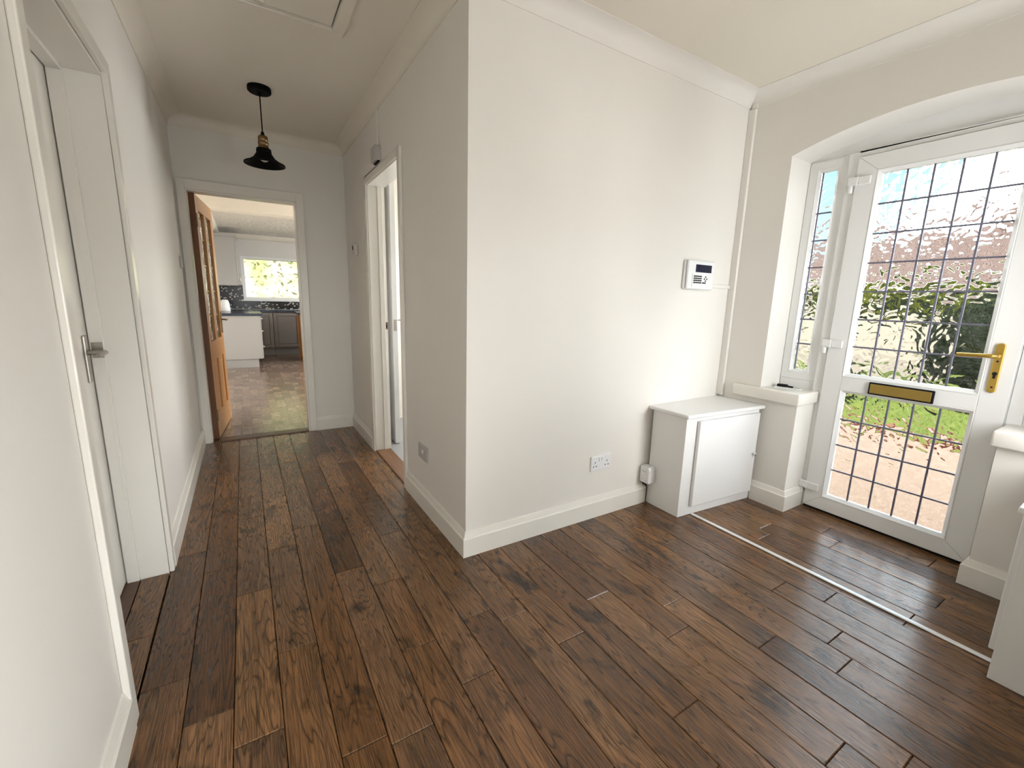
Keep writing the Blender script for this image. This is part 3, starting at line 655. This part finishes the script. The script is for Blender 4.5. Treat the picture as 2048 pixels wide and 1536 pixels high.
# ------------------------------------------------------------------ pendant lamp
pc = Vector((-.648, 1.63, H))
pl = thing('pendant_lamp', tuple(pc), 'black industrial pendant lamp with brass holder hanging in the corridor', 'pendant lamp')
MB().lathe([(.064, 0), (.066, -.004), (.066, -.024), (.060, -.030), (.012, -.031), (.008, -.040), (.004, -.042)], pc, n=36).build('ceiling_rose', LAMPB, pl, smooth=True)
MB().tube([pc+Vector((0, 0, -.036)), pc+Vector((0, 0, -.27))], .0035, 8).build('cord', LAMPB, pl, smooth=True)
hz = -.262
MB().lathe([(.004, hz+.012), (.009, hz+.006), (.012, hz-.010), (.012, hz-.014)], pc, n=20).build('cord_grip', LAMPB, pl, smooth=True)
MB().lathe([(.012, hz-.012), (.024, hz-.015), (.028, hz-.022), (.028, hz-.044), (.025, hz-.048), (.030, hz-.053), (.030, hz-.066), (.026, hz-.071), (.031, hz-.077), (.031, hz-.092)], pc, n=24).build('lamp_holder', OLDBR, pl, smooth=True)
z0 = hz-.088
prof = [(.022, z0), (.041, z0-.002), (.044, z0-.020), (.041, z0-.025), (.046, z0-.032), (.062, z0-.056), (.092, z0-.078), (.116, z0-.088), (.118, z0-.096), (.114, z0-.097), (.090, z0-.083), (.060, z0-.061), (.037, z0-.041), (.028, z0-.030), (.022, z0-.005)]
MB().lathe(prof, pc, n=44, cap=False).build('lamp_shade', LAMPB, pl, smooth=True)
MB().lathe([(.012, z0-.005), (.014, z0-.020), (.026, z0-.042), (.028, z0-.056), (.023, z0-.070), (.011, z0-.078), (.001, z0-.080)], pc, n=24).build('bulb', BULB, pl, smooth=True)

# ------------------------------------------------------------------ kitchen
KH = 2.40; KY = 8.95; KX0, KX1 = -1.225, 2.40
struct('floor_kitchen', B(KX0, KX1, D+.10, KY, -.05, .004), VINYL, 'brown block-patterned vinyl floor of the kitchen', 'floor')
struct('ceiling_kitchen', B(KX0-.1, KX1+.1, D+.11, KY+.1, KH, KH+.10), ARTEX, 'textured off-white kitchen ceiling', 'ceiling')
struct('wall_kitchen_left', B(KX0-.1, KX0, D+.11, KY+.1, -.05, KH), CREAMW, 'cream kitchen wall behind the open oak door', 'wall')
b = MB(); b.box(-.82, 1.25, KY, KY+.12, -.05, 1.105).box(-.82, 1.25, KY, KY+.12, 1.985, KH).box(KX0-.1, -.82, KY, KY+.12, -.05, KH).box(1.25, KX1+.1, KY, KY+.12, -.05, KH)
struct('wall_kitchen_far', b, mat('kitchen_far_wall', (.66, .64, .61), .6), 'pale grey kitchen wall around the bright window', 'wall')
b = MB(); b.box(KX1, KX1+.1, D+.11, 2.85, -.05, KH).box(KX1, KX1+.1, 4.45, 5.8, -.05, KH).box(KX1, KX1+.1, 7.4, KY, -.05, KH).box(KX1, KX1+.1, 5.8, 7.4, -.05, .9).box(KX1, KX1+.1, 5.8, 7.4, 2.1, KH).box(KX1, KX1+.1, 2.85, 4.45, -.05, .6).box(KX1, KX1+.1, 2.85, 4.45, 2.2, KH).box(.10, KX1+.1, D+.06, D+.11, -.05, KH)  # openings added here for the two kitchen lamps outside this unseen wall
struct('wall_kitchen_right', b, CREAMW, 'cream kitchen wall out of sight to the right', 'wall')
b = MB(); b.box(KX0, KX1, 4.62, 4.86, 2.20, KH); struct('trim_10', b, CREAMW, 'bright cream boxed beam across the kitchen ceiling', 'beam', bevel=.006)
for s, l in zip(sweep([(KX0, 4.86), (KX0, KY), (KX1, KY)], [(0, KH), (.09, KH), (.085, KH-.02), (.035, KH-.07), (.01, KH-.09), (0, KH-.09)]), ('white coving above the kitchen wall cabinet', 'white coving above the kitchen window')):
    struct('trim_11', s, CEIL, l, 'coving', smooth=True)
kw = thing('window_3', (.2, KY, 1.105), 'wide white kitchen window full of bright garden foliage', 'window', kind='structure')
b = MB(); 
for a in ((-.82, 1.25, KY+.02, KY+.08, 1.105, 1.155), (-.82, 1.25, KY+.02, KY+.08, 1.93, 1.985), (-.82, -.765, KY+.02, KY+.08, 1.155, 1.93), (1.2, 1.25, KY+.02, KY+.08, 1.155, 1.93), (.62, .67, KY+.02, KY+.08, 1.155, 1.93)): b.box(*a)
b.build('frame', UPVC, kw, bevel=.004)
B(-.765, .62, KY+.045, KY+.051, 1.155, 1.93).build('pane', CGLASS, kw); B(.67, 1.2, KY+.045, KY+.051, 1.155, 1.93).build('pane', CGLASS, kw)
B(-.86, 1.29, KY-.05, KY+.03, 1.080, 1.105).build('sill', UPVC, kw, bevel=.004)
b = MB(); b.box(KX0+.001, -.82, KY-.012, KY-.0005, .915, 1.40).box(-.82, 1.5, KY-.012, KY-.0005, .915, 1.078)
tag(b.build('tile_splashback', MOSAIC), 'black mosaic splashback speckled with white under the kitchen window', 'splashback')
bc = thing('kitchen_base_unit', (-.9, 6.69, 0), 'cream base unit with plain end panel nearest the kitchen doorway', 'cabinet')
B(KX0+.002, -.625, 6.69, 8.33, .150, .868).build('carcass', CREAMK, bc, bevel=.002)
B(KX0+.002, -.680, 6.73, 8.33, .0045, .150).build('plinth', CREAMK, bc)
for i, (z0, z1) in enumerate(((.70, .862), (.44, .695), (.155, .435))):
    dr = B(-.625, -.605, 6.695, 7.25, z0, z1).build('drawer_front', CREAMK, bc, bevel=.003)
    zc = (z0+z1)/2+.03
    MB().tube([(-.606, 6.88, zc), (-.578, 6.88, zc), (-.578, 7.06, zc), (-.606, 7.06, zc)], .007, 8).build('handle', CHROME, dr, smooth=True)
for j in range(2): B(-.625, -.605, 7.255+.54*j, 7.79+.54*j, .155, .862).build('door', CREAMK, bc, bevel=.003)
b = MB(); b.box(KX0+.002, -.580, 6.665, KY-.014, .870, .908).box(-.580, 1.6, 8.31, KY-.014, .870, .908)
tag(b.build('kitchen_worktop', WORKT, bevel=.004), 'glossy dark blue-black kitchen worktop running under the window', 'worktop')
def back_unit(x0, x1, label):
    u = thing('kitchen_back_unit', ((x0+x1)/2, 8.5, 0), label, 'cabinet', 'taupe units under the kitchen window')
    B(x0+.001, x1-.001, 8.37, KY-.002, .15, .868).build('carcass', TAUPE, u)
    B(x0+.001, x1-.001, 8.42, KY-.002, .0045, .15).build('plinth', TAUPE, u)
    d = ringy(x0+.004, x1-.004, .16, .86); d.build('door', TAUPE, u, bevel=.002)
    B(x0+.07, x1-.07, 8.356, 8.369, .23, .79).build('door_panel', TAUPE, u, bevel=.004)
def ringy(x0, x1, z0, z1, w_=.062):
    m = MB(); m.box(x0, x0+w_, 8.348, 8.369, z0, z1).box(x1-w_, x1, 8.348, 8.369, z0, z1).box(x0+w_, x1-w_, 8.348, 8.369, z0, z0+w_).box(x0+w_, x1-w_, 8.348, 8.369, z1-w_, z1); return m
back_unit(-.603, -.345, 'narrow taupe panelled base unit in the kitchen corner')
back_unit(-.343, .15, 'wide taupe panelled base unit under the kitchen window')
back_unit(.152, .70, 'taupe base unit half hidden behind the pine unit')
wc = thing('kitchen_wall_cabinet', (-1.05, 8.0, 1.37), 'grey-cream wall cabinet with cornice left of the kitchen window', 'cabinet')
B(KX0+.002, -.895, 7.95, KY-.002, 1.372, 2.235).build('carcass', CREAMK, wc, bevel=.002)
d = B(-.893, -.873, 7.955, 8.44, 1.378, 2.232).build('door', CREAMK, wc, bevel=.003); B(-.893, -.873, 8.445, 8.94, 1.378, 2.232).build('door', CREAMK, wc, bevel=.003)
MB().tube([(-.873, 8.02, 1.45), (-.845, 8.02, 1.45), (-.845, 8.02, 1.58), (-.873, 8.02, 1.58)], .007, 8).build('handle', NICKEL, d, smooth=True)
MB().prism([(KX0+.002, 2.236), (-.885, 2.236), (-.860, 2.275), (KX0+.002, 2.275)], 'y', 7.92, KY-.002).build('cornice', CREAMK, wc, bevel=.002)
pu = thing('pine_kitchen_unit', (.32, 7.5, 0), 'warm pine freestanding unit at the right of the kitchen doorway view', 'cabinet')
B(.07, .62, 7.23, 7.78, .05, .84).build('body', pine('warm_pine', (.33, .13, .04), (.47, .22, .07)), pu, bevel=.004)
for x, y in ((.04, 7.20), (.58, 7.20), (.04, 7.75), (.58, 7.75)): B(x, x+.07, y, y+.07, .0045, .875).build('post', PINE, pu, bevel=.005)
B(.0, .70, 7.16, 7.86, .876, .912).build('top', WORKT, pu, bevel=.005)
kt = thing('kettle', (-1.12, 7.9, .908), 'small white kettle at the back of the dark worktop', 'kettle')
MB().lathe([(.075, 0), (.080, .02), (.070, .13), (.055, .19), (.030, .205)], (-1.12, 7.75, .9085), n=24).build('body', PLAST, kt, smooth=True)
MB().tube([(-1.05, 7.75, 1.08), (-1.01, 7.75, 1.07), (-1.0, 7.75, .98), (-1.045, 7.75, .94)], .010, 8).build('handle', BLACK, kt, smooth=True)

# ------------------------------------------------------------------ outside
GZ = -.16
def noise_mat(name, stops, scale, rough=.9, detail=6):
    m = bpy.data.materials.new(name); m.use_nodes = True; t = m.node_tree; L = t.links.new; b = t.nodes['Principled BSDF']; b.inputs['Roughness'].default_value = rough; b.inputs['Specular IOR Level'].default_value = .2
    geo = N(t, 'ShaderNodeNewGeometry'); n = N(t, 'ShaderNodeTexNoise', i_Scale=scale, i_Detail=float(detail)); L(geo.outputs['Position'], n.inputs['Vector'])
    r = ramp(t, stops); L(n.outputs['Fac'], r.inputs[0]); L(r.outputs[0], b.inputs['Base Color']); return m
GRAVEL = noise_mat('pink_gravel', [(.3, (0.0765, 0.0445, 0.0323)), (.5, (0.1402, 0.0977, 0.0700)), (.7, (0.1699, 0.1337, 0.0998))], 38)
ROAD = noise_mat('pale_road', [(.3, (0.0870, 0.0697, 0.0505)), (.7, (0.1184, 0.0975, 0.0732))], 4)
GRASS = noise_mat('lawn_green', [(.3, (.026, .046, .002)), (.7, (.078, .092, .005))], 9)
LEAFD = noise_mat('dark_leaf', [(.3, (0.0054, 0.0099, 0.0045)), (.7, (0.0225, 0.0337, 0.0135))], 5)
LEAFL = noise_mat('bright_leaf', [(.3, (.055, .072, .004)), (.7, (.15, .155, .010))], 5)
LEAFY = noise_mat('garden_leaf', [(.3, (0.1932, 0.2016, 0.0756)), (.5, (0.2772, 0.2688, 0.1512)), (.68, (0.2184, 0.1680, 0.1428))], 1.6)
ROOF = noise_mat('clay_roof', [(.3, (0.0592, 0.0365, 0.0296)), (.7, (0.1045, 0.0697, 0.0574))], 9)
BRICK = noise_mat('pink_brick', [(.3, (0.0835, 0.0453, 0.0313)), (.7, (0.1323, 0.0766, 0.0557))], 14)
EDGE = noise_mat('red_edging', [(.3, (0.0905, 0.0279, 0.0174)), (.7, (0.1254, 0.0453, 0.0313))], 10)
def setting(name, mb, m, l, c, **k): return tag(mb.build(name, m, **k), l, c, kind='structure')
setting('ground', B(2.2, 60, -40, 45, GZ-.3, GZ-.02), ROAD, 'pale road and paving beyond the garden', 'ground')
setting('gravel_drive', B(2.3, 5.35, -14, 10, GZ-.02, GZ), GRAVEL, 'pinkish gravel drive outside the front door', 'driveway')
lawn = setting('lawn', B(5.5, 10.5, -14, 9, GZ-.02, GZ+.01), GRASS, 'bright green front lawn seen through the door glass', 'lawn')
ed = thing('brick_edging', (5.42, -2, GZ), 'row of red edging bricks between gravel and lawn', 'edging')
eb = None
for i in range(40):
    if eb is None: eb = B(-.06, .06, -.105, .105, 0, .07).build('brick', EDGE, bevel=.006, seg=1); o = eb
    else: o = eb.copy(); COL.objects.link(o)
    o.parent = ed; o.location = (random.uniform(-.01, .01), -4.4+.225*i+2, -.012); o.rotation_euler = (0, 0, random.uniform(-.03, .03))
def foliage(pts, size, name, m, parent=None):
    b = MB()
    for p in pts:
        n = Vector((random.gauss(0, 1), random.gauss(0, 1), random.gauss(0, 1)+.3)).normalized(); a = n.orthogonal().normalized(); a.rotate(Matrix.Rotation(random.random()*6.28, 3, n)); c = n.cross(a)
        s = size*random.uniform(.6, 1.4); p = Vector(p); q = n*s*.18
        b.add([p-a*s, p+c*s*.45-q, p+a*s, p-c*s*.45-q], [(0, 1, 2), (0, 2, 3)])
    me = bpy.data.meshes.new(name); me.from_pydata(b.v, [], b.f); me.materials.append(m); o = bpy.data.objects.new(name, me); COL.objects.link(o)
    if parent: o.parent = parent; o.location = -WORLD[parent.name]; o['kind'] = 'stuff'
    return o
blades = MB()
for i in range(9000):
    x, y = random.uniform(5.52, 10.4), random.uniform(-9, 6); h = random.uniform(.03, .09); a = random.random()*3.14; dx, dy = .008*math.cos(a), .008*math.sin(a)
    blades.add([(x-dx, y-dy, GZ), (x+dx, y+dy, GZ), (x+random.gauss(0, .02), y+random.gauss(0, .02), GZ+h)], [(0, 1, 2)])
me = bpy.data.meshes.new('grass'); me.from_pydata(blades.v, [], blades.f); me.materials.append(GRASS); go = bpy.data.objects.new('grass', me); COL.objects.link(go)
go.parent = lawn; go['kind'] = 'stuff'
def blob(c, r, n):
    out = []
    for _ in range(n):
        v = Vector((random.gauss(0, 1), random.gauss(0, 1), random.gauss(0, 1))).normalized()*random.uniform(.72, 1.05)
        z = c[2]+v.z*r[2]
        out.append((c[0]+v.x*r[0], c[1]+v.y*r[1], max(z, GZ+.02)))
    return out
def ico(c, r, name, m, parent):
    me = bpy.data.meshes.new(name); bm = bmesh.new(); bmesh.ops.create_icosphere(bm, subdivisions=3, radius=1)
    for v in bm.verts:
        k = 1+random.uniform(-.06, .06); v.co = Vector((c[0]+v.co.x*r[0]*k, c[1]+v.co.y*r[1]*k, c[2]+v.co.z*r[2]*k)) - WORLD[parent.name]
    bm.to_mesh(me); bm.free(); me.materials.append(m); o = bpy.data.objects.new(name, me); COL.objects.link(o); o.parent = parent; return o
def shrub(name, c, r, n, size, m, label):
    t = thing(name, (c[0], c[1], GZ), label, 'shrub')
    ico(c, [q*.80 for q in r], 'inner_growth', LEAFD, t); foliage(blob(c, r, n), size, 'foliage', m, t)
    MB().tube([(c[0], c[1], GZ-.05), (c[0], c[1], c[2])], .05, 8).build('stem', PINED, t)
shrub('round_shrub', (9.6, .05, .62), (.8, .95, .92), 5000, .07, LEAFD, 'large dark green shrub right of centre on the lawn')
shrub('round_shrub', (7.3, 1.40, .0), (.32, .38, .28), 1200, .05, LEAFD, 'smaller dark shrub at the left end of the lawn')
hd_ = thing('clipped_hedge', (19, 0, GZ), 'long bright-topped green hedge in front of the bungalow', 'hedge')
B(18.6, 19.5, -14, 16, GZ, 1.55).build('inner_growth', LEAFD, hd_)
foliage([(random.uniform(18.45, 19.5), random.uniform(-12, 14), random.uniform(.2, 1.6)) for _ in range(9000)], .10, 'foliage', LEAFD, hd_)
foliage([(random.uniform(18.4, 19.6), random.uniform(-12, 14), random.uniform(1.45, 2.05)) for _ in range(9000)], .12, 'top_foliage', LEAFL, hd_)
tag(B(15.0, 15.2, 2.35, 12, GZ, 1.08).build('garden_wall', mat('cream_render', (.36, .305, .23), .9), bevel=.01), 'pale cream garden wall across the lawn left of the dark shrub', 'wall')
hs = thing('bungalow', (27, 2, GZ), 'pinkish brick bungalow with clay tiled roof across the road', 'house')
B(25, 33, -14, 20, GZ, 2.35).build('wall', BRICK, hs)
MB().prism([(24.5, 2.35), (24.5, 2.5), (29, 5.0), (33.5, 2.5), (33.5, 2.35)], 'y', -14.5, 20.5).build('roof', ROOF, hs)
for i in range(9):
    t = i/9; MB().prism([(24.42+4.5*t, 2.50+2.5*t), (24.40+4.5*t, 2.58+2.5*t), (24.95+4.5*t, 2.88+2.5*t-.05), (24.95+4.5*t, 2.80+2.5*t-.06)], 'y', -14.4, 20.4).build('tile_course', ROOF, hs)
B(24.35, 24.5, -14.5, 20.5, 2.25, 2.48).build('gutter_board', UPVC, hs)
for y in (-6, -1.5, 4.5, 10): 
    f = B(24.95, 25.02, y-.9, y+.9, .9, 2.1).build('window', UPVC, hs); B(24.93, 24.96, y-.8, y-.04, 1.0, 2.0).build('pane', BLACK, f); B(24.93, 24.96, y+.04, y+.8, 1.0, 2.0).build('pane', BLACK, f)
B(28.6, 29.6, 3.0, 3.9, 4.4, 5.9).build('chimney', BRICK, hs)
# back garden behind the kitchen window
setting('garden_ground', B(-12, 14, KY+.12, 22, GZ-.3, GZ), GRASS, 'back garden ground behind the kitchen window', 'ground')
gh = thing('garden_bank', (.5, 12.5, GZ), 'sunlit yellow-green shrub bank filling the kitchen window', 'hedge')
MB().prism([(11.6, GZ), (11.9, 1.2), (13.0, 3.6), (15, 3.8), (15, GZ)], 'x', -6, 8).build('inner_growth', LEAFY, gh)
pts = []
for _ in range(16000):
    x = random.uniform(-4, 6); t = random.random(); y = 11.6+1.4*t+random.gauss(0, .12); pts.append((x, y, GZ+ (3.8)*t+random.gauss(0, .1)))
foliage(pts, .075, 'foliage', LEAFY, gh)
